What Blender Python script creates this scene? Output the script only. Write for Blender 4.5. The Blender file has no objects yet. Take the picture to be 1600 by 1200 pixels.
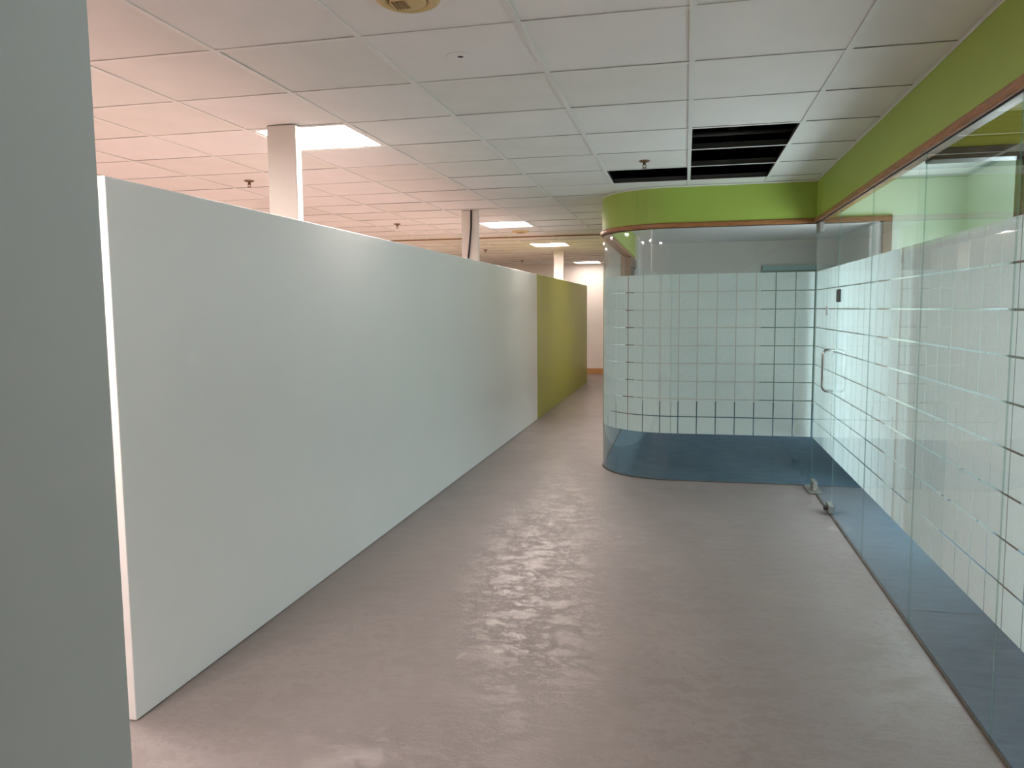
import bpy, bmesh, math, random
from mathutils import Vector, Matrix
random.seed(7)
S = bpy.context.scene
COL = S.collection

# ------------------------------------------------------------------ camera
cam_d = bpy.data.cameras.new('camera')
cam = bpy.data.objects.new('camera', cam_d)
COL.objects.link(cam)
FPX = 1202.08
cam_d.sensor_fit = 'HORIZONTAL'; cam_d.sensor_width = 36.0
cam_d.lens = FPX / 1600 * 36.0
cam_d.clip_start = 0.02; cam_d.clip_end = 200
H = 1.4737
Rv = Vector((0.97571796, 0.21883812, -0.00918406))
Uv = Vector((-0.01212081, 0.09581338, 0.99532552))
Fv = Vector((-0.21869512, 0.97104566, -0.09613933))
m = Matrix.Identity(4)
for i in range(3):
    m[i][0] = Rv[i]; m[i][1] = Uv[i]; m[i][2] = -Fv[i]
m[2][3] = H
cam.matrix_world = m
S.camera = cam

# ------------------------------------------------------------------ world, exposure
S.view_settings.view_transform = 'Standard'
S.view_settings.look = 'None'
S.view_settings.gamma = 1.0
S.view_settings.use_curve_mapping = False
S.view_settings.exposure = 0.0
S.cycles.transparent_max_bounces = 32
S.cycles.max_bounces = 14
S.cycles.diffuse_bounces = 8
S.cycles.glossy_bounces = 5
S.cycles.sample_clamp_indirect = 6.0
W = bpy.data.worlds.new('overcast_sky'); S.world = W
W.use_nodes = True
W.node_tree.nodes['Background'].inputs[0].default_value = (0.72, 0.87, 1.0, 1)
W.node_tree.nodes['Background'].inputs[1].default_value = 1.2

DAY = (0.88, 0.96, 1.0)
def daylight(name, loc, direction, sx, sy, power, color=DAY):
    """daylight entering through one of the place's windows"""
    l = bpy.data.lights.new(name, 'AREA'); l.shape = 'RECTANGLE'
    l.size = sx; l.size_y = sy; l.energy = power; l.color = color
    o = bpy.data.objects.new(name, l); COL.objects.link(o)
    o.location = loc
    o.rotation_euler = Vector(direction).to_track_quat('-Z', 'Z').to_euler()
    return o
daylight('daylight_side_room_window', (2.07, 5.45, 1.05), (-1, 0, 0), 1.9, 1.3, 66, (0.80, 0.93, 1.0))
daylight('daylight_near_room_window', (2.93, 1.3, 1.45), (-1, 0, 0), 3.2, 1.5, 56)
daylight('daylight_curved_room_window', (2.17, 9.6, 1.15), (-1, 0, 0), 2.6, 1.3, 30)
TROFFER_EMIT = 90.0
TROFFER_COL = (1.0, 0.85, 0.80)

# ------------------------------------------------------------------ helpers
def tag(o, label=None, cat=None, group=None, kind=None):
    if label: o['label'] = label
    if cat: o['category'] = cat
    if group: o['group'] = group
    if kind: o['kind'] = kind
    return o
def empty(name, loc=(0, 0, 0)):
    o = bpy.data.objects.new(name, None); COL.objects.link(o)
    o.location = loc; o.empty_display_size = 0.1
    return o
def link(name, me, parent=None, loc=(0, 0, 0), rotz=0):
    o = bpy.data.objects.new(name, me); COL.objects.link(o)
    o.location = loc; o.rotation_euler[2] = rotz
    if parent: o.parent = parent
    return o
def mesh(name, bm, mats, smooth=False):
    bmesh.ops.recalc_face_normals(bm, faces=bm.faces)
    me = bpy.data.meshes.new(name); bm.to_mesh(me); bm.free()
    for mt in (mats if isinstance(mats, (list, tuple)) else [mats]): me.materials.append(mt)
    if smooth:
        for p in me.polygons: p.use_smooth = True
    return me
def box(bm, x0, x1, y0, y1, z0, z1, mi=0):
    v = [bm.verts.new(p) for p in ((x0,y0,z0),(x1,y0,z0),(x1,y1,z0),(x0,y1,z0),(x0,y0,z1),(x1,y0,z1),(x1,y1,z1),(x0,y1,z1))]
    fs = []
    for q in ((0,3,2,1),(4,5,6,7),(0,1,5,4),(1,2,6,5),(2,3,7,6),(3,0,4,7)):
        f = bm.faces.new([v[k] for k in q]); f.material_index = mi; fs.append(f)
    return fs
def bevel(bm, w, seg=2):
    bmesh.ops.bevel(bm, geom=list(bm.edges), offset=w, segments=seg, affect='EDGES', profile=0.5)
def boxobj(name, b, mat, parent=None, bev=0, kind=None):
    bm = bmesh.new(); box(bm, *b)
    if bev: bevel(bm, bev)
    o = link(name, mesh(name, bm, mat), parent)
    if kind: o['kind'] = kind
    return o
def tube(bm, pts, r, n=12):
    pts = [Vector(p) for p in pts]; rings = []
    up = None
    for i, p in enumerate(pts):
        t = ((pts[min(i+1, len(pts)-1)] - pts[max(i-1, 0)])).normalized()
        if up is None:
            up = Vector((0, 1, 0)) if abs(t.y) < .9 else Vector((0, 0, 1))
        s = t.cross(up).normalized(); u2 = s.cross(t).normalized(); up = u2
        rings.append([bm.verts.new(p + r*(math.cos(a)*s + math.sin(a)*u2)) for a in [2*math.pi*k/n for k in range(n)]])
    for a, b in zip(rings, rings[1:]):
        for k in range(n): bm.faces.new((a[k], a[(k+1) % n], b[(k+1) % n], b[k]))
    bm.faces.new(rings[0][::-1]); bm.faces.new(rings[-1])
def lathe(bm, prof, n=32, mi=0):
    """prof: (r, z) list, revolved about Z"""
    rings = []
    for r, z in prof:
        if r < 1e-6: rings.append([bm.verts.new((0, 0, z))])
        else: rings.append([bm.verts.new((r*math.cos(2*math.pi*k/n), r*math.sin(2*math.pi*k/n), z)) for k in range(n)])
    for a, b in zip(rings, rings[1:]):
        for k in range(n):
            q = [a[k % len(a)], a[(k+1) % len(a)], b[(k+1) % len(b)], b[k % len(b)]]
            u = []
            for v in q:
                if v not in u: u.append(v)
            if len(u) > 2:
                f = bm.faces.new(u); f.material_index = mi
def sweep(bm, path, prof, mi=0):
    """path: list of (x,y,nx,ny); prof: list of (offset along normal, z), closed"""
    rings = [[bm.verts.new((x + o*nx, y + o*ny, z)) for o, z in prof] for x, y, nx, ny in path]
    n = len(prof)
    for a, b in zip(rings, rings[1:]):
        for k in range(n):
            f = bm.faces.new((a[k], a[(k+1) % n], b[(k+1) % n], b[k])); f.material_index = mi
    bm.faces.new(rings[0][::-1]); bm.faces.new(rings[-1])

# ------------------------------------------------------------------ materials
def new_mat(name):
    mt = bpy.data.materials.new(name); mt.use_nodes = True
    nt = mt.node_tree; return mt, nt, nt.nodes['Principled BSDF']
def setp(b, **k):
    names = dict(base='Base Color', rough='Roughness', metal='Metallic', spec='Specular IOR Level', coat='Coat Weight', coatr='Coat Roughness', emit='Emission Color', es='Emission Strength')
    for key, val in k.items():
        s = b.inputs[names[key]]
        s.default_value = (*val, 1) if isinstance(val, tuple) else val
def noise(nt, scale, detail=3, rough=.55, vec=None, stretch=None):
    n = nt.nodes.new('ShaderNodeTexNoise'); n.inputs['Scale'].default_value = scale
    n.inputs['Detail'].default_value = detail; n.inputs['Roughness'].default_value = rough
    c = nt.nodes.new('ShaderNodeTexCoord')
    src = c.outputs['Object']
    if stretch:
        mp = nt.nodes.new('ShaderNodeMapping'); mp.inputs['Scale'].default_value = stretch
        nt.links.new(src, mp.inputs[0]); src = mp.outputs[0]
    nt.links.new(src, n.inputs['Vector'])
    return n
def ramp(nt, src, stops):
    r = nt.nodes.new('ShaderNodeValToRGB'); e = r.color_ramp.elements
    while len(e) < len(stops): e.new(.5)
    for k, (p, c) in enumerate(stops):
        e[k].position = p; e[k].color = (*c, 1) if isinstance(c, tuple) else (c, c, c, 1)
    nt.links.new(src, r.inputs[0]); return r
def bump(nt, b, src, strength, dist):
    bp = nt.nodes.new('ShaderNodeBump'); bp.inputs['Strength'].default_value = strength
    bp.inputs['Distance'].default_value = dist
    nt.links.new(src, bp.inputs['Height']); nt.links.new(bp.outputs[0], b.inputs['Normal']); return bp
def plain(name, base, rough=.5, metal=0.0, var=.04, scale=6, bmp=.0, bscale=180, spec=.5):
    mt, nt, b = new_mat(name); setp(b, base=base, rough=rough, metal=metal, spec=spec)
    n = noise(nt, scale)
    lo = tuple(max(0, c*(1-var)) for c in base); hi = tuple(min(1, c*(1+var)) for c in base)
    r = ramp(nt, n.outputs[0], [(.3, lo), (.7, hi)]); nt.links.new(r.outputs[0], b.inputs['Base Color'])
    if bmp:
        n2 = noise(nt, bscale, 2); bump(nt, b, n2.outputs[0], bmp, .002)
    return mt
def srgb(r, g, b):
    f = lambda c: (c/255/12.92) if c/255 <= .04045 else ((c/255+.055)/1.055)**2.4
    return (f(r), f(g), f(b))

M = {}
M['tile'] = plain('ceiling_tile_fibre', srgb(234, 232, 228), .9, var=.02, scale=3, bmp=.25, bscale=260, spec=.1)
M['tile_b'] = plain('ceiling_tile_fibre_older', srgb(229, 227, 221), .9, var=.03, scale=3, bmp=.25, bscale=260, spec=.1)
M['tbar'] = plain('white_tee_bar', srgb(230, 229, 224), .5, var=.02)
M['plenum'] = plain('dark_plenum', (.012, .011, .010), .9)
M['pipe'] = plain('plenum_pipe', (.05, .045, .04), .6)
M['wall'] = plain('white_wall_paint', srgb(226, 222, 214), .55, var=.015, scale=2, bmp=.05, bscale=90)
M['partition'] = plain('white_satin_paint', srgb(239, 241, 239), .36, var=.012, scale=1.2, bmp=.03, bscale=60)
M['lime_partition'] = plain('olive_lime_satin_paint', srgb(158, 168, 56), .36, var=.02, scale=1.2, bmp=.03, bscale=60)
M['lime'] = plain('lime_green_paint', srgb(160, 183, 80), .5, var=.02, scale=1.5, bmp=.04, bscale=80)
M['olive'] = plain('warm_lit_lime_paint', srgb(170, 160, 50), .55, var=.03, scale=1.5)  # inner bulkhead: lime green paint with the warm light put into its colour
M['grey_wall'] = plain('grey_paint', srgb(214, 219, 218), .6, var=.02, scale=1.5, bmp=.03, bscale=80)
M['steel'] = plain('brushed_steel', (.40, .39, .37), .28, 1.0, var=.06, scale=30)
M['plate'] = plain('dull_aluminium', (.36, .36, .34), .42, .85, var=.1, scale=30)
M['dark'] = plain('dark_rubber', (.02, .02, .018), .7)
M['seal'] = plain('grimy_floor_seal', srgb(74, 64, 54), .8, var=.3, scale=20)
M['darkmetal'] = plain('dark_grey_metal', (.07, .075, .07), .5, .3)
M['beige'] = plain('aged_beige_plastic', srgb(205, 180, 125), .5, var=.04, scale=12)
M['beige_dark'] = plain('aged_brown_plastic', srgb(140, 105, 60), .6, var=.06, scale=12)
M['brass'] = plain('tarnished_brass', srgb(120, 90, 70), .45, .6)
M['door_leaf'] = plain('grey_green_door', srgb(150, 168, 155), .5, var=.02)
M['teal'] = plain('teal_glass_edge', srgb(160, 190, 184), .3)
M['outdoor_frame'] = plain('white_window_frame', srgb(220, 220, 215), .4)
# wood
def wood(name, dark, light):
    mt, nt, b = new_mat(name); setp(b, rough=.38)
    n = noise(nt, 9, 4, .6, stretch=(1.2, 1.2, 14))
    r = ramp(nt, n.outputs[0], [(.3, dark), (.7, light)]); nt.links.new(r.outputs[0], b.inputs['Base Color'])
    return mt
M['wood'] = wood('varnished_brown_wood', srgb(128, 82, 46), srgb(176, 120, 74))
M['wood_dark'] = wood('dark_brown_wood', srgb(74, 56, 32), srgb(100, 80, 50))
M['base_wood'] = wood('light_brown_skirting', srgb(170, 122, 72), srgb(196, 148, 92))
# painted concrete floor
def floor_mat():
    mt, nt, b = new_mat('grey_painted_concrete')
    L = nt.links.new
    n = noise(nt, 1.4, 5, .6)
    r = ramp(nt, n.outputs[0], [(.3, srgb(116, 108, 106)), (.7, srgb(125, 117, 114))])
    def over(prev, mask, amount, col):
        mx = nt.nodes.new('ShaderNodeMix'); mx.data_type = 'RGBA'
        ml = nt.nodes.new('ShaderNodeMath'); ml.operation = 'MULTIPLY'; ml.inputs[1].default_value = amount
        L(mask, ml.inputs[0]); L(ml.outputs[0], mx.inputs[0]); L(prev, mx.inputs[6]); mx.inputs[7].default_value = (*col, 1)
        return mx.outputs[2]
    worn = ramp(nt, noise(nt, 9, 8, .7).outputs[0], [(.62, 0.0), (.72, 1.0)])
    c = over(r.outputs[0], worn.outputs[0], .16, srgb(150, 142, 134))
    scuff = ramp(nt, noise(nt, 5, 9, .75, stretch=(.5, 2.4, 1)).outputs[0], [(.30, 1.0), (.40, 0.0)])
    c = over(c, scuff.outputs[0], .22, srgb(92, 87, 82))
    # bare spots where the paint has chipped off
    co = nt.nodes.new('ShaderNodeTexCoord')
    wob = noise(nt, 14, 4, .6)
    add = nt.nodes.new('ShaderNodeVectorMath'); add.operation = 'MULTIPLY_ADD'
    add.inputs[1].default_value = (.24, .24, 0); L(wob.outputs['Color'], add.inputs[0]); L(co.outputs['Object'], add.inputs[2])
    chips = None
    for x, y, rr in ((-.883, 3.428, .036), (-.877, 3.26, .028), (-.80, 3.13, .030), (-.90, 3.05, .024), (-.62, 3.62, .022), (1.0-.03, 5.36, .035), (-.40, 4.9, .02)):
        d = nt.nodes.new('ShaderNodeVectorMath'); d.operation = 'DISTANCE'; L(add.outputs[0], d.inputs[0]); d.inputs[1].default_value = (x+.12, y+.12, 0)
        mr = nt.nodes.new('ShaderNodeMapRange'); mr.inputs[1].default_value = rr*.8; mr.inputs[2].default_value = rr*1.15
        mr.inputs[3].default_value = 1; mr.inputs[4].default_value = 0; L(d.outputs['Value'], mr.inputs[0])
        if chips is None: chips = mr.outputs[0]
        else:
            mm = nt.nodes.new('ShaderNodeMath'); mm.operation = 'MAXIMUM'; L(chips, mm.inputs[0]); L(mr.outputs[0], mm.inputs[1]); chips = mm.outputs[0]
    c = over(c, chips, .5, srgb(166, 158, 150))
    L(c, b.inputs['Base Color'])
    r3 = ramp(nt, noise(nt, 5, 6, .65).outputs[0], [(.3, .29), (.7, .36)]); L(r3.outputs[0], b.inputs['Roughness'])
    h1 = noise(nt, 15, 9, .70, stretch=(.7, 1.3, 1)); h2 = ramp(nt, noise(nt, 3.2, 10, .8, stretch=(1, 1.3, 1)).outputs[0], [(.47, 0.0), (.5, 1.0), (.53, 0.0)])
    sm = nt.nodes.new('ShaderNodeMath'); sm.operation = 'MULTIPLY_ADD'; sm.inputs[1].default_value = .25
    L(h2.outputs[0], sm.inputs[0]); L(h1.outputs[0], sm.inputs[2])
    bump(nt, b, sm.outputs[0], .34, .007)
    return mt
M['floor'] = floor_mat()
def carpet_mat():
    mt, nt, b = new_mat('blue_carpet'); setp(b, rough=.95, spec=.1)
    n = noise(nt, 14, 5, .7, stretch=(.4, 1.4, 1)); r = ramp(nt, n.outputs[0], [(.3, srgb(60, 84, 100)), (.7, srgb(82, 106, 121))])
    nt.links.new(r.outputs[0], b.inputs['Base Color'])
    n2 = noise(nt, 220, 2); bump(nt, b, n2.outputs[0], .5, .004)
    return mt
M['carpet'] = carpet_mat()
M['vinyl'] = plain('peach_vinyl', srgb(156, 136, 132), .4, var=.05, scale=4)
M['green_wall'] = plain('pale_green_wall_paint', srgb(200, 207, 193), .6, var=.015, scale=2)
M['wood_mid'] = wood('dull_brown_wood', srgb(96, 74, 52), srgb(130, 100, 72))
def glass_mat():
    mt, nt, b = new_mat('clear_glass'); nt.nodes.remove(b)
    out = nt.nodes['Material Output']
    tr = nt.nodes.new('ShaderNodeBsdfTransparent'); tr.inputs[0].default_value = (.972, .990, .982, 1)
    gl = nt.nodes.new('ShaderNodeBsdfGlossy'); gl.inputs['Roughness'].default_value = 0.0
    gl.inputs[0].default_value = (1, 1, 1, 1)
    lw = nt.nodes.new('ShaderNodeLayerWeight'); lw.inputs[0].default_value = .5
    p = nt.nodes.new('ShaderNodeMath'); p.operation = 'POWER'; p.inputs[1].default_value = 5
    ma = nt.nodes.new('ShaderNodeMath'); ma.operation = 'MULTIPLY_ADD'; ma.inputs[1].default_value = .9; ma.inputs[2].default_value = .04
    mx = nt.nodes.new('ShaderNodeMixShader')
    nt.links.new(lw.outputs['Facing'], p.inputs[0]); nt.links.new(p.outputs[0], ma.inputs[0]); nt.links.new(ma.outputs[0], mx.inputs[0])
    nt.links.new(tr.outputs[0], mx.inputs[1]); nt.links.new(gl.outputs[0], mx.inputs[2]); nt.links.new(mx.outputs[0], out.inputs[0])
    return mt
M['glass'] = glass_mat()
def edge_mat():
    mt, nt, b = new_mat('green_glass_edge'); setp(b, base=srgb(120, 150, 140), rough=.2)
    tr = nt.nodes.new('ShaderNodeBsdfTransparent'); tr.inputs[0].default_value = (.90, .97, .94, 1)
    mx = nt.nodes.new('ShaderNodeMixShader'); mx.inputs[0].default_value = .80
    nt.links.new(b.outputs[0], mx.inputs[1]); nt.links.new(tr.outputs[0], mx.inputs[2])
    nt.links.new(mx.outputs[0], nt.nodes['Material Output'].inputs[0])
    return mt
M['glass_edge'] = edge_mat()
def frost_mat():
    mt, nt, b = new_mat('frosted_film'); nt.nodes.remove(b)
    out = nt.nodes['Material Output']
    d = nt.nodes.new('ShaderNodeBsdfDiffuse'); t = nt.nodes.new('ShaderNodeBsdfTranslucent')
    n = noise(nt, 40, 3); r = ramp(nt, n.outputs[0], [(.3, srgb(225, 233, 232)), (.7, srgb(231, 238, 237))])
    nt.links.new(r.outputs[0], d.inputs[0]); nt.links.new(r.outputs[0], t.inputs[0])
    mx = nt.nodes.new('ShaderNodeMixShader'); mx.inputs[0].default_value = .55
    nt.links.new(d.outputs[0], mx.inputs[1]); nt.links.new(t.outputs[0], mx.inputs[2]); nt.links.new(mx.outputs[0], out.inputs[0])
    return mt
M['frost'] = frost_mat()
def emit_mat(k):
    mt, nt, b = new_mat('lit_diffuser'); setp(b, base=(.9, .88, .85), emit=TROFFER_COL, es=TROFFER_EMIT*k); return mt
M['lamp'] = emit_mat(1.0)
M['lamp_weak'] = emit_mat(.24)      # fitting by the far wall, dimmed to keep that wall from overexposing

# ------------------------------------------------------------------ dimensions
ZC = 2.4786          # ceiling
T = 0.6; X0 = 0.0142; Y0 = 2.7545
XG = 1.0226          # side glass plane
YG = 6.64            # cross glass plane
XP = -1.925          # partition face
ZP = 1.939
ZB = 2.18            # underside of green bulkhead
ZT = 2.14            # underside of wood trim
YF = 17.45           # far wall
CX, CY, CR = -0.111, YG + 0.64, 0.64   # curved glass
XL = CX - CR         # inner corridor glass plane
PX, PZ, ZF0, NROW, GAP = 0.1543, 0.1506, 0.405, 9, 0.008

# ------------------------------------------------------------------ room shell
tag(boxobj('floor', (-6.6, 3.1, -4.1, YF+.1, -.12, 0), M['floor']), kind='structure')
for name, b in (('floor_carpet', (XG+.012, 2.98, -4, YG+.012, .0005, .006)),):
    tag(boxobj(name, b, M['carpet']), kind='structure')
# carpet of the curved room follows the glass
bm = bmesh.new()
pts = [(2.2, YG+.012), (CX, YG+.012)]
for k in range(1, 17):
    a = math.radians(270 - 90*k/16); pts.append((CX + (CR-.012)*math.cos(a), CY + (CR-.012)*math.sin(a)))
pts += [(XL+.012, 12.4), (2.2, 12.4)]
lo = [bm.verts.new((x, y, .0005)) for x, y in pts]; hi = [bm.verts.new((x, y, .006)) for x, y in pts]
bm.faces.new(lo); bm.faces.new(hi)
for k in range(len(pts)): bm.faces.new((lo[k], lo[(k+1) % len(pts)], hi[(k+1) % len(pts)], hi[k]))
tag(link('floor_carpet', mesh('floor_carpet', bm, M['carpet'])), kind='structure')

tag(boxobj('floor_left_room', (-6.5, XP-.11, -4.0, 15.47, .0005, .004), M['vinyl']), kind='structure')
tag(boxobj('wall_far', (-6.6, XL, YF, YF+.1, 0, 3.2), M['wall']), kind='structure')
tag(boxobj('baseboard_far', (-6.5, XL, YF-.014, YF, 0, .13), M['base_wood'], bev=.003), kind='structure')
tag(boxobj('wall_outer', (-6.6, -6.5, -4.1, YF, 0, 3.2), M['wall']), kind='structure')
tag(boxobj('wall_near', (-.905, -.765, -4.0, .9, 0, ZC), M['grey_wall'], bev=.002), kind='structure')
# wall behind the camera with a window opening
def wall_with_hole_y(name, x0, x1, y0, y1, z1, hx0, hx1, hz0, hz1, mat):
    bm = bmesh.new()
    box(bm, x0, hx0, y0, y1, 0, z1); box(bm, hx1, x1, y0, y1, 0, z1)
    box(bm, hx0, hx1, y0, y1, 0, hz0); box(bm, hx0, hx1, y0, y1, hz1, z1)
    return tag(link(name, mesh(name, bm, mat)), kind='structure')
def wall_with_hole_x(name, x0, x1, y0, y1, z1, hy0, hy1, hz0, hz1, mat):
    bm = bmesh.new()
    box(bm, x0, x1, y0, hy0, 0, z1); box(bm, x0, x1, hy1, y1, 0, z1)
    box(bm, x0, x1, hy0, hy1, 0, hz0); box(bm, x0, x1, hy0, hy1, hz1, z1)
    return tag(link(name, mesh(name, bm, mat)), kind='structure')
tag(boxobj('wall_back', (-6.5, 3.1, -4.1, -4.0, 0, 3.2), M['wall']), kind='structure')
wall_with_hole_x('wall_side_room', 2.1, 2.2, 3.99, YG, 3.2, 4.5, 6.4, .4, 1.7, M['green_wall'])
wall_with_hole_x('wall_near_room', 3.0, 3.1, -4.0, 3.99, 3.2, -.3, 2.9, .7, 2.2, M['wall'])
def window(idx, axis, c, a0, a1, z0, z1, label):
    root = empty('window_%d' % idx, (0, 0, 0)); tag(root, label, kind='structure')
    def B(n, u0, u1, v0, v1, d0, d1, mat):
        b = (u0, u1, c+d0, c+d1, v0, v1) if axis == 'y' else (c+d0, c+d1, u0, u1, v0, v1)
        boxobj(n, b, mat, root)
    for u in (a0, (a0+a1)/2-.025, a1-.05): B('window_frame', u, u+.05, z0, z1, -.03, .03, M['outdoor_frame'])
    for z in (z0, z1-.05): B('window_rail', a0, a1, z, z+.05, -.03, .03, M['outdoor_frame'])
    B('pane', a0+.05, (a0+a1)/2-.025, z0+.05, z1-.05, -.004, .004, M['glass'])
    B('pane', (a0+a1)/2+.025, a1-.05, z0+.05, z1-.05, -.004, .004, M['glass'])
window(1, 'x', 2.16, 4.5, 6.4, .4, 1.7, 'white framed window of the side room')
window(2, 'x', 3.06, -.3, 2.9, .7, 2.2, 'white framed window of the near room')
window(3, 'x', 2.26, 8.3, 10.9, .5, 1.8, 'white framed window of the curved glass room')
# solid wall beyond the glass on the right and room backs
tag(boxobj('wall_right', (XG-.01, XG+.09, -4.0, .85, 0, ZC), M['wall']), kind='structure')
tag(boxobj('wall_inner_corridor', (XL, XL+.1, 11.0, YF, 0, ZC), M['wall']), kind='structure')
tag(boxobj('wall_curved_room_back', (XL+.1, 2.3, 12.4, 12.5, 0, 3.2), M['wall']), kind='structure')
wall_with_hole_x('wall_curved_room_side', 2.2, 2.3, YG+.08, 12.4, 3.2, 8.3, 10.9, .5, 1.8, M['wall'])
tag(boxobj('wall_side_room_back', (XG+.55, 2.2, YG, YG+.08, 0, 3.2), M['green_wall']), kind='structure')
tag(boxobj('wall_side_room_header', (XG+.03, XG+.55, YG, YG+.08, 2.19, 3.2), M['green_wall']), kind='structure')
# shadow where the side room's walls meet the ceiling, drawn as a dark strip
bm = bmesh.new(); box(bm, XG+.05, 2.09, YG-.02, YG, ZC-.018, ZC-.001); box(bm, 2.08, 2.1, 4.0, YG, ZC-.018, ZC-.001)
tag(link('shadow_strip', mesh('shadow_strip', bm, M['door_leaf'])), kind='structure')
# framed door in the back of the side room
d2 = empty('door_2', (1.29, YG, 0)); tag(d2, 'open doorway with a brown wooden frame behind the side glass', kind='structure')
def child_box(name, b, mat, root, bev=0):
    lx, ly, lz = root.location
    return boxobj(name, (b[0]-lx, b[1]-lx, b[2]-ly, b[3]-ly, b[4]-lz, b[5]-lz), mat, root, bev)
child_box('frame_head', (XG+.035, 1.572, YG-.03, YG+.08, 2.14, 2.19), M['wood_mid'], d2, .003)
child_box('frame_post', (1.505, 1.572, YG-.03, YG+.08, .006, 2.14), M['wood_mid'], d2, .003)
# pale door in the far wall of the curved room
d3 = empty('door_3', (1.6, 12.39, 0)); tag(d3, 'pale door with teal head rail at the back of the curved glass room', kind='structure')
child_box('door_leaf', (1.20, 2.1, 12.36, 12.399, .008, 2.03), M['door_leaf'], d3)
child_box('frame_head', (1.14, 2.16, 12.33, 12.399, 2.03, 2.10), M['teal'], d3)
child_box('frame_post', (1.14, 1.20, 12.33, 12.399, .007, 2.03), M['door_leaf'], d3)

# ------------------------------------------------------------------ ceiling
ceil = empty('ceiling', (0, 0, ZC)); tag(ceil, 'suspended ceiling of white square tiles in a white tee grid', kind='structure')
# slab above the plenum
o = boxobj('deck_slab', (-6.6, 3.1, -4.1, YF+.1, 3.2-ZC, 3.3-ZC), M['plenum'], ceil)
missing = {(0, 3), (0, 4), (0, 5), (-1, 5)}
lights = {(-6, -1), (-4, 2), (-4, 10), (-4, 15), (-4, 23), (-4, -3), (-8, 0), (-8, 5), (-8, 10), (-8, 15)}
def visible(i, j):
    best = False
    for a in (0.02, .5, .98):
        for b in (0.02, .5, .98):
            P = Vector((X0+(i+a)*T, Y0+(j+b)*T, ZC-H)); d = P.dot(Fv)
            if d < .2: continue
            u = 800+FPX*P.dot(Rv)/d; v = 600-FPX*P.dot(Uv)/d
            if -20 < u < 1620 and -20 < v < 1220:
                # above the partition top line or in the corridor
                if P.x > -4.4: best = True
    return best
def bulk_inside(x, y):
    """true where the bulkheads rise through the ceiling plane (rooms behind the glass)"""
    if x > XG: return True
    if y > YG and x > CX: return True
    if y > CY and x > XL: return True
    if y > YG and x > XL and math.hypot(x-CX, y-CY) < CR: return True
    return False
tile_meshes = []
for k in range(5):
    bm = bmesh.new(); e = T/2-.0045
    fs = box(bm, -e, e, -e, e, 0, .014)
    bm.verts.ensure_lookup_table()
    for v in bm.verts[:4]: v.co.z += random.uniform(0, .0028)
    tile_meshes.append(mesh('ceiling_tile', bm, M['tile'] if k % 2 == 0 else M['tile_b']))
rest = bmesh.new()
for i in range(-11, 2):
    for j in range(-12, 25):
        cx, cy = X0+(i+.5)*T, Y0+(j+.5)*T
        if (i, j) in missing or (i, j) in lights: continue
        if cy - T/2 > YF: continue
        corners = [(cx+sx*T/2, cy+sy*T/2) for sx in (-1, 1) for sy in (-1, 1)]
        if all(bulk_inside(*c) for c in corners): continue
        if i == 1: # cut row beside the bulkhead
            if cy-T/2 > YG: continue
            w = XG-.002 - (X0+T)
            bm = bmesh.new(); d = min(T/2-.006, T/2); y1 = min(cy+T/2-.006, YG-.003)
            box(bm, X0+T+.006, XG-.002, cy-T/2+.006, y1, 0.003, .017)
            link('ceiling_tile', mesh('ceiling_tile', bm, M['tile']), ceil); continue
        if visible(i, j):
            o = link('ceiling_tile', random.choice(tile_meshes), ceil, (cx, cy, random.uniform(.0004, .0016)))
            o.rotation_euler[2] = random.choice((0, math.pi/2, math.pi, -math.pi/2))
        else:
            box(rest, cx-T/2+.006, cx+T/2-.006, cy-T/2+.006, cy+T/2-.006, .002, .016)
o = link('ceiling_tile', mesh('ceiling_tile_far', rest, M['tile']), ceil); o['kind'] = 'stuff'
# tee grid
def tee(bm, x0, x1, y0, y1, along):
    if along == 'y':
        c = (x0+x1)/2; box(bm, x0, x1, y0, y1, -.003, .0); box(bm, c-.002, c+.002, y0, y1, .0, .038, 1)
    else:
        c = (y0+y1)/2; box(bm, x0, x1, y0, y1, -.0026, .0); box(bm, x0, x1, c-.002, c+.002, .0, .034, 1)
for i in range(-11, 2):
    x = X0+i*T
    y1 = YF
    if x > XL: y1 = YG if x > CX else CY - math.sqrt(max(0, CR*CR-(x-CX)**2))
    bm = bmesh.new(); tee(bm, x-.012, x+.012, -4.0, y1, 'y')
    link('main_tee', mesh('main_tee', bm, [M['tbar'], M['pipe']]), ceil)
for j in range(-11, 25):
    y = Y0+j*T; xe = XG
    if y > CY: xe = XL
    elif y > YG: xe = CX - math.sqrt(max(0, CR*CR-(CY-y)**2))
    if j == 13: continue
    bm = bmesh.new(); tee(bm, -6.5, xe, y-.011, y+.011, 'x')
    link('cross_tee', mesh('cross_tee', bm, [M['tbar'], M['pipe']]), ceil)
# dark expansion joint running across the ceiling
bm = bmesh.new(); box(bm, -6.5, XL, Y0+13*T-.02, Y0+13*T+.02, -.014, .0)
o = link('expansion_joint', mesh('expansion_joint', bm, M['beige_dark']), ceil); o['label'] = 'dark joint strip across the ceiling'
# wall angle along the bulkhead
def corr_path(off=0, y_start=-4.0, y_end=YF, seg=24):
    """outline of glass line: side wall, corner, cross wall, curve, inner wall; normal points to the corridor"""
    P = [(XG, y_start, -1, 0), (XG, YG, -1, -1), (CX, YG, 0, -1)]
    for k in range(1, seg+1):
        a = math.radians(270 - 90*k/seg); P.append((CX+CR*math.cos(a), CY+CR*math.sin(a), math.cos(a), math.sin(a)))
    P.append((XL, y_end, -1, 0))
    return P
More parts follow.
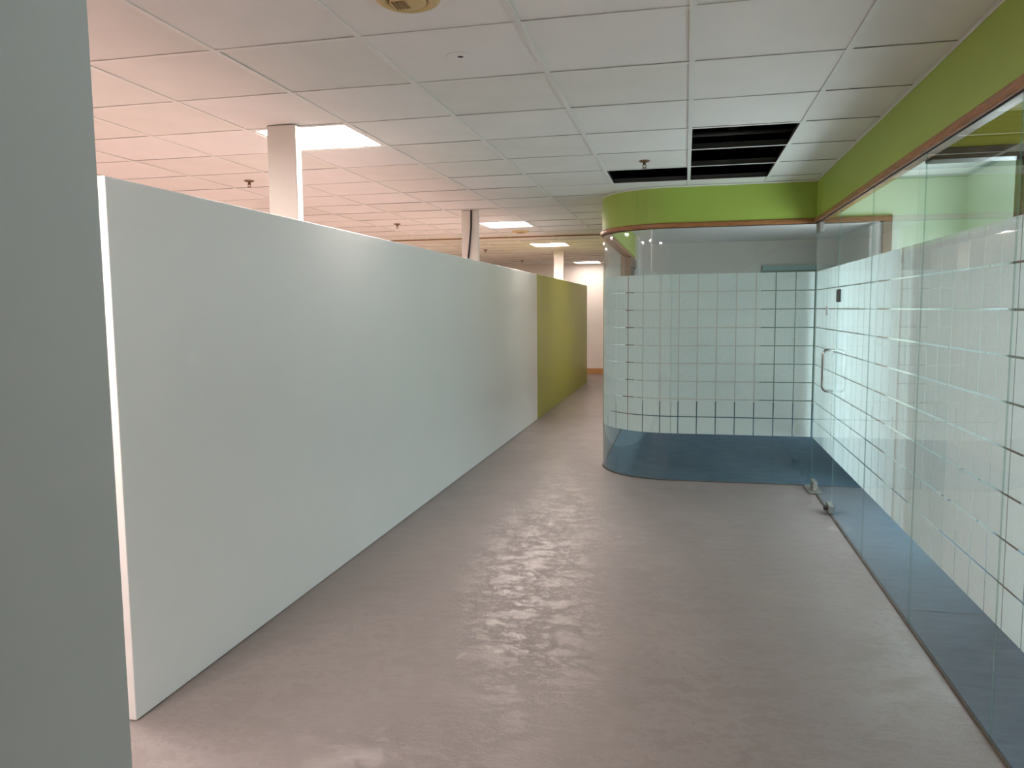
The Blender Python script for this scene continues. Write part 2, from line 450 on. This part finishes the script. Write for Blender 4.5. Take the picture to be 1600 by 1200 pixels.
# pipes in the dark plenum
for k, (a, b, r) in enumerate((((-1.4, 5.35, .32), (2.6, 5.35, .32), .025), ((-1.4, 5.95, .26), (2.6, 5.95, .26), .018), ((.35, 3.5, .42), (.35, 8, .42), .04))):
    bm = bmesh.new(); tube(bm, [a, ((a[0]+b[0])/2, (a[1]+b[1])/2, (a[2]+b[2])/2), b], r, 10)
    link('plenum_pipe', mesh('plenum_pipe', bm, M['pipe'], True), ceil)
# plain ceilings of the rooms behind the glass
tag(boxobj('ceiling_side_room', (XG+.06, 2.2, 4.0, YG, ZC, ZC+.05), M['tile']), kind='structure')
tag(boxobj('ceiling_near_room', (XG+.06, 3.1, -4.0, 3.9, ZC, ZC+.05), M['tile']), kind='structure')
bm = bmesh.new()
pts = [(2.3, YG+.06), (CX, YG+.06)]
for k in range(1, 17):
    a = math.radians(270 - 90*k/16); pts.append((CX + (CR-.06)*math.cos(a), CY + (CR-.06)*math.sin(a)))
pts += [(XL+.06, 12.4), (2.3, 12.4)]
lo = [bm.verts.new((x, y, ZC)) for x, y in pts]; hi = [bm.verts.new((x, y, ZC+.05)) for x, y in pts]
bm.faces.new(lo); bm.faces.new(hi)
for k in range(len(pts)): bm.faces.new((lo[k], lo[(k+1) % len(pts)], hi[(k+1) % len(pts)], hi[k]))
tag(link('ceiling_curved_room', mesh('ceiling_curved_room', bm, M['tile'])), kind='structure')

# ------------------------------------------------------------------ bulkhead and wood trim
bm = bmesh.new()
sweep(bm, corr_path(), [(.010, ZB), (.010, ZC+.02), (-.06, ZC+.02), (-.06, ZB)])
tag(link('wall_bulkhead', mesh('wall_bulkhead', bm, M['lime'])), 'lime green bulkhead running above the glass walls and round the curve', kind='structure')
bm = bmesh.new()
sweep(bm, corr_path(), [(.022, ZT+.004), (.026, ZT+.012), (.026, ZB-.008), (.018, ZB), (-.05, ZB), (-.05, ZT), (.016, ZT)])
tag(link('trim_2', mesh('trim_2', bm, M['wood'])), 'brown varnished wooden trim under the lime green bulkhead', kind='structure')
bm = bmesh.new()
sweep(bm, corr_path(), [(.011, ZC-.010), (.0125, ZC-.010), (.0125, ZC-.0035), (.024, ZC-.0035), (.024, ZC-.0005), (.011, ZC-.0005)])
tag(link('trim_3', mesh('trim_3', bm, M['tbar'])), 'white ceiling edge angle above the bulkhead', kind='structure')
bm = bmesh.new()
sweep(bm, corr_path(), [(.0005, ZT-.005), (.006, ZT-.005), (.006, ZT), (.0005, ZT)])
tag(link('trim_9', mesh('trim_9', bm, M['dark'])), 'thin dark glazing seal along the top of the glass', kind='structure')
# cross bulkhead between near room and side room
tag(boxobj('wall_bulkhead_inner', (XG+.06, 3.0, 3.90, 3.99, ZB, 3.2), M['olive']), 'olive yellow bulkhead inside behind the side glass', kind='structure')
tag(boxobj('trim_4', (XG+.055, 3.0, 3.875, 3.99, ZT-.012, ZB), M['wood_dark'], bev=.004), kind='structure')
tag(boxobj('trim_5', (XG+.055, 3.0, 3.893, 3.90, ZB+.045, ZB+.055), M['olive']), kind='structure')

# ------------------------------------------------------------------ glass walls with frosted squares
sq_cache = {}
def flat_square(w, h):
    key = (round(w, 3), round(h, 3))
    if key not in sq_cache:
        bm = bmesh.new(); box(bm, -w/2, w/2, 0, .0012, -h/2, h/2)
        sq_cache[key] = mesh('frosted_square', bm, M['frost'])
    return sq_cache[key]
def gaps(a, b, g0):
    k0 = math.floor((a-g0)/PX) - 1; out = []
    for k in range(k0, k0+200):
        s, e = g0+k*PX+GAP/2, g0+(k+1)*PX-GAP/2
        s2, e2 = max(s, a+.001), min(e, b-.001)
        if e2-s2 > .012: out.append((s2, e2))
        if g0+k*PX > b: break
    return out
TH = .006
def pane_mesh(name, w, z0, z1):
    bm = bmesh.new(); fs = box(bm, 0, w, 0, TH, z0, z1)
    for f in fs:
        n = f.normal if f.normal.length else None
    bm.normal_update()
    for f in bm.faces:
        if abs(f.normal.y) < .5: f.material_index = 1
    return mesh(name, bm, [M['glass'], M['glass_edge']])
def pane(root_name, along, c, a, b, g0, label=None, squares=True, cat='glass panel', group=None, z0=.006, parent=None, inner=+1):
    """along 'x': pane in plane y=c from x=a..b, film on +y side; along 'y': plane x=c from y=a..b, film on +x side."""
    w = b-a-.003
    if along == 'x':
        root = empty(root_name, (a+.0015, c, 0)); rz = 0
    else:
        root = empty(root_name, (c, b-.0015, 0)); rz = -math.pi/2
    root.rotation_euler[2] = rz
    if label: tag(root, label, cat, group)
    link('glass_sheet', pane_mesh('glass_sheet', w, z0, ZT), root)
    bm = bmesh.new(); box(bm, 0, w, -.002, TH+.001, .0, .006) if z0 > .004 else None
    link('base_channel', mesh('base_channel', bm, M['seal']), root)
    if squares:
        for s, e in gaps(a, b, g0):
            m_ = (s+e)/2; u = (m_-a-.0015) if along == 'x' else (b-.0015-m_)
            me = flat_square(e-s, PZ-GAP)
            for r in range(NROW):
                link('frosted_square', me, root, (u, TH, ZF0+(r+.5)*PZ))
    return root
GX0 = .1025; GY0 = 2.588
G1 = 'glass panels along the side wall'
pane('glass_panel', 'y', XG, 4.74, 5.70, GY0, 'frosted-square glass panel right beside the glass door, with a dark lock plate', group=G1)
p1 = bpy.data.objects['glass_panel']
pane('glass_panel', 'y', XG, 3.765, 4.74, GY0, 'second fixed glass panel from the glass door, brown door frame showing through its clear top', group=G1)
pane('glass_panel', 'y', XG, 2.775, 3.765, GY0, 'third fixed glass panel from the glass door, olive bulkhead showing through its top', group=G1)
pane('glass_panel', 'y', XG, 1.81, 2.775, GY0, 'nearest glass panel at the right edge of the picture', group=G1)
pane('glass_panel', 'y', XG, .85, 1.81, GY0, 'glass panel beside the viewer, beyond the right picture edge', group=G1)
pane('glass_panel', 'x', YG, CX, .7205, GX0, 'wide flat glass panel facing the viewer next to the curved glass')
pane('glass_panel', 'x', YG, .7205, XG-.004, GX0, 'narrow flat glass panel facing the viewer in the corner by the door')
pane('glass_panel', 'x', 3.94, XG+.02, 1.45, GX0+.02, 'glass panel standing crosswise behind the side glass under the olive bulkhead')
tag(boxobj('trim_6', (1.452, 1.52, 3.90, 3.98, .006, ZT-.012), M['wood_dark'], bev=.004), kind='structure')
pane('glass_panel', 'x', 3.94, 1.522, 2.95, GX0, 'wide glass panel crosswise beyond the wooden post of the near room')
# curved panel
cr = empty('curved_glass_panel', (CX, CY, 0)); tag(cr, 'quarter-round curved glass panel with frosted squares at the corridor corner', 'glass panel')
def arc_shell(r0, r1, a0, a1, z0, z1, n):
    """four unwelded strips, so that the two faces shade smooth and the rims stay sharp"""
    bm = bmesh.new(); prof = ((r1, z0), (r1, z1), (r0, z1), (r0, z0))
    ang = [math.radians(a0+(a1-a0)*k/n) for k in range(n+1)]
    for k in range(4):
        (ra, za), (rb, zb) = prof[k], prof[(k+1) % 4]
        rows = [(bm.verts.new((ra*math.cos(a), ra*math.sin(a), za)), bm.verts.new((rb*math.cos(a), rb*math.sin(a), zb))) for a in ang]
        for p, q in zip(rows, rows[1:]):
            f = bm.faces.new((p[0], p[1], q[1], q[0])); f.material_index = 1 if k in (1, 3) else 0; f.smooth = k in (0, 2)
    for a in (ang[0], ang[-1]):
        f = bm.faces.new([bm.verts.new((r*math.cos(a), r*math.sin(a), z)) for r, z in prof]); f.material_index = 1
    return bm
dg = .1
bm = arc_shell(CR-TH, CR, 180+dg, 270-dg, .006, ZT, 48); bmesh.ops.recalc_face_normals(bm, faces=bm.faces)
me = bpy.data.meshes.new('glass_sheet'); bm.to_mesh(me); bm.free(); me.materials.append(M['glass']); me.materials.append(M['glass_edge'])
link('glass_sheet', me, cr)
bm = arc_shell(CR-TH-.004, CR+.004, 180+dg, 270-dg, 0, .006, 32)
for f in bm.faces: f.material_index = 0
link('base_channel', mesh('base_channel', bm, M['seal']), cr)
arc_len = CR*math.pi/2
for s, e in gaps(-arc_len, 0, GX0-CX-PX*2):
    a0, a1 = 270+math.degrees(s/CR), 270+math.degrees(e/CR)
    bm = arc_shell(CR-TH-.0012, CR-TH, 0, a1-a0, -(PZ-GAP)/2, (PZ-GAP)/2, 4)
    for f in bm.faces: f.material_index = 0
    me = mesh('frosted_square', bm, M['frost'])
    for r in range(NROW): link('frosted_square', me, cr, (0, 0, ZF0+(r+.5)*PZ), math.radians(a0))
pane('glass_panel', 'y', XL, CY, 9.95, CY, 'straight glass panel running back from the curved corner along the inner corridor')
tag(boxobj('trim_7', (XL, XL+.07, 9.95, 11.0, 2.02, ZT), M['wood_mid'], bev=.003), kind='structure')
tag(boxobj('trim_8', (XL, XL+.07, 9.95, 10.03, 0, 2.02), M['wood_mid'], bev=.003), kind='structure')
d4 = empty('door_4', (XL, 10.5, 0)); tag(d4, 'brown wooden door beyond the curved glass', kind='structure')
child_box('door_leaf', (XL+.01, XL+.05, 10.03, 10.99, .008, 2.02), M['wood_dark'], d4)

# glass door at the corner
door = pane('door_1', 'y', XG, 5.703, 6.615, GY0, None, z0=.012)
tag(door, 'frosted-square glass door with steel handle in the corner of the side wall', kind='structure')
def to_door(o):
    mw = door.matrix_basis.inverted() @ o.matrix_basis
    o.parent = door; o.matrix_basis = mw
pts = [(XG-.001, 5.76, 1.172)]
cxh = XG-.072
for k in range(0, 9):
    a = math.radians(90*k/8); pts.append((cxh+.035-.035*math.sin(a), 5.76, 1.172-.035+.035*math.cos(a)))
for k in range(0, 9):
    a = math.radians(90*k/8); pts.append((cxh+.035-.035*math.cos(a), 5.76, .881+.035-.035*math.sin(a)))
pts.append((XG-.001, 5.76, .881))
bm = bmesh.new(); tube(bm, pts, .0105, 14)
o = link('handle', mesh('handle', bm, M['steel'], True)); to_door(o); o['label'] = 'steel D-shaped pull handle'
def door_box(name, b, mat, bev, label=None):
    o = boxobj(name, b, mat, None, bev); to_door(o)
    if label: o['label'] = label
door_box('patch_fitting', (XG-.014, XG+.022, 6.40, 6.54, .0105, .085), M['plate'], .006, 'steel bottom pivot clamp')
door_box('patch_fitting', (XG-.014, XG+.022, 5.705, 5.84, .012, .07), M['plate'], .006, 'steel bottom corner clamp')
door_box('patch_fitting', (XG-.014, XG+.022, 6.43, 6.6, 2.055, 2.135), M['plate'], .006, 'steel top pivot clamp')
bm = bmesh.new(); lathe(bm, [(0, -.012), (.02, -.012), (.022, -.008), (.022, .008), (.018, .012), (0, .012)], 20)
o = link('lock_cylinder', mesh('lock_cylinder', bm, M['darkmetal'], True)); o.location = (XG-.024, 5.775, .042); o.rotation_euler = (0, math.pi/2, 0); to_door(o)
door_box('sticker', (XG-.0012, XG-.0002, 6.05, 6.13, 1.41, 1.475), M['grey_wall'], 0, 'small grey sticker')
o = boxobj('floor_pivot_plate', (.972, 1.072, 6.345, 6.63, .0062, .0105), M['plate'], None, .0015)
tag(o, 'flat metal floor plate under the glass door pivot', 'floor plate')
o = boxobj('lock_plate', (XG-.010, XG-.0005, 5.575, 5.695, 1.505, 1.592), M['darkmetal'], None, .003)
mw = p1.matrix_basis.inverted() @ o.matrix_basis; o.parent = p1; o.matrix_basis = mw; o['label'] = 'dark rectangular lock plate'

# ------------------------------------------------------------------ partition
pw = empty('partition_wall', (XP-.05, 2.295, 0)); tag(pw, 'long low white partition wall with an olive green far end, left of the corridor', 'partition')
def pbox(n, y0, y1, mat, lab):
    o = child_box(n, (XP-.105, XP, y0, y1, .002, ZP), mat, pw, .003); o['label'] = lab
pbox('white_section', 2.295, 10.1, M['partition'], 'white painted length of the partition')
pbox('green_section', 10.1, 15.47, M['lime_partition'], 'olive green painted length of the partition')

# ------------------------------------------------------------------ columns
def column(y, label):
    c = empty('column', (-2.141, y, 0)); tag(c, label, 'column', 'white square columns behind the partition')
    bm = bmesh.new(); box(bm, -.085, .085, 0, .062, .004, ZC-.003); bevel(bm, .004)
    link('shaft', mesh('shaft', bm, M['wall']), c)
    return c
column(3.888, 'nearest white column, standing in front of the big ceiling light')
c2 = column(7.62, 'white column with a dark cable down its face behind the partition')
column(13.25, 'farthest white column near the far white wall')
bm = bmesh.new(); tube(bm, [(.022, -.012, ZC-.004), (.018, -.012, 2.3), (-.002, -.012, 2.1), (-.022, -.012, 1.95), (-.03, -.012, 1.6), (-.03, -.012, .6)], .009, 8)
o = link('power_cable', mesh('power_cable', bm, M['dark'], True)); o.location = c2.location
tag(o, 'dark cable hanging down the face of the second white column', 'cable')

# ------------------------------------------------------------------ ceiling lights
lab = {(-4, 2): 'big bright square ceiling light right behind the nearest column', (-4, 10): 'bright square ceiling light beside the column with the cable',
       (-4, 15): 'bright square ceiling light over the farthest column', (-4, 23): 'smallest square ceiling light close to the far white wall',
       (-4, -3): 'square ceiling light near the partition end, hidden by the near grey wall'}
for (i, j) in sorted(lights):
    t = empty('ceiling_light', (X0+(i+.5)*T, Y0+(j+.5)*T, ZC))
    tag(t, lab.get((i, j), 'square ceiling light over the room behind the partition'), 'ceiling light', 'square recessed ceiling lights')
    bm = bmesh.new(); e = T/2-.006; q = .03
    box(bm, -e, e, -e, -e+q, 0, .06); box(bm, -e, e, e-q, e, 0, .06); box(bm, -e, -e+q, -e+q, e-q, 0, .06); box(bm, e-q, e, -e+q, e-q, 0, .06)
    box(bm, -e, e, -e, e, .06, .075)
    link('light_frame', mesh('light_frame', bm, M['tbar']), t)
    bm = bmesh.new(); box(bm, -e+q, e-q, -e+q, e-q, .022, .03)
    link('diffuser', mesh('diffuser', bm, M['lamp_weak' if j == 23 else 'lamp']), t)

# ------------------------------------------------------------------ sprinklers, vents
def sprinkler(x, y, label):
    t = empty('fire_sprinkler', (x, y, ZC)); tag(t, label, 'sprinkler', 'ceiling fire sprinklers')
    bm = bmesh.new(); lathe(bm, [(0, .003), (.036, .003), (.038, -.002), (.028, -.008), (.014, -.011), (0, -.011)], 24)
    link('escutcheon', mesh('escutcheon', bm, M['brass'], True), t)
    bm = bmesh.new(); lathe(bm, [(0, -.010), (.009, -.010), (.011, -.026), (.007, -.03), (0, -.03)], 14)
    for s in (-1, 1): tube(bm, [(s*.009, 0, -.024), (s*.013, 0, -.036), (s*.003, 0, -.047)], .0024, 6)
    link('nozzle', mesh('nozzle', bm, M['brass'], True), t)
    bm = bmesh.new(); lathe(bm, [(0, -.047), (.017, -.047), (.017, -.0495), (0, -.0495)], 16)
    link('deflector', mesh('deflector', bm, M['brass'], True), t)
sprinkler(X0-.5*T, Y0+4.5*T, 'sprinkler head beside the dark open ceiling tiles')
sprinkler(X0-5.5*T, Y0+4.5*T, 'sprinkler head just left of the nearest column')
sprinkler(X0-5.5*T, Y0+9.5*T+.13, 'sprinkler head between the nearest column and the column with the cable')
sprinkler(X0-5.5*T, Y0+16.5*T, 'sprinkler head just right of the column with the cable')
sprinkler(X0-5.5*T, Y0+21.5*T, 'smallest sprinkler head, closest to the far wall')
t = empty('ceiling_diffuser', (X0-1.5*T, Y0-.5*T, ZC)); tag(t, 'round beige ceiling vent at the top picture edge', 'vent')
bm = bmesh.new(); lathe(bm, [(.0, -.006), (.066, -.006), (.068, -.014), (.085, -.018), (.102, -.010), (.108, .002), (0, .002)], 40)
link('outer_ring', mesh('outer_ring', bm, M['beige'], True), t)
bm = bmesh.new(); lathe(bm, [(0, -.021), (.050, -.021), (.058, -.018), (.060, -.010), (0, -.010)], 36)
link('centre_plate', mesh('centre_plate', bm, M['beige'], True), t)
for k in range(5):
    bm = bmesh.new(); box(bm, -.046+.01*k, -.041+.01*k, -.03, .03, -.0235, -.0205)
    link('slat', mesh('slat', bm, M['beige_dark']), t)
t = empty('ceiling_diffuser', (-2.09, 9.86, ZC)); tag(t, 'small round ceiling vent between two far ceiling lights', 'vent')
bm = bmesh.new(); lathe(bm, [(0, .002), (.11, .002), (.105, -.012), (.08, -.018), (.075, -.008), (0, -.008)], 32)
link('outer_ring', mesh('outer_ring', bm, M['beige'], True), t)
bm = bmesh.new(); lathe(bm, [(0, -.008), (.05, -.008), (.05, -.02), (0, -.024)], 24)
link('centre_plate', mesh('centre_plate', bm, M['beige_dark'], True), t)
t = empty('capped_sprinkler_hole', (X0-1.5*T, Y0+.5*T, ZC)); tag(t, 'flat white ceiling cover with a small dark hole near the round vent', 'ceiling plate')
bm = bmesh.new(); lathe(bm, [(.012, .003), (.058, .003), (.058, -.0005), (.054, -.0015), (.012, -.0015)], 36)
link('cover_plate', mesh('cover_plate', bm, M['tile'], True), t)
bm = bmesh.new(); lathe(bm, [(0, .003), (.0115, .003), (.0115, -.001), (0, -.001)], 16)
link('hole_plug', mesh('hole_plug', bm, M['dark']), t)
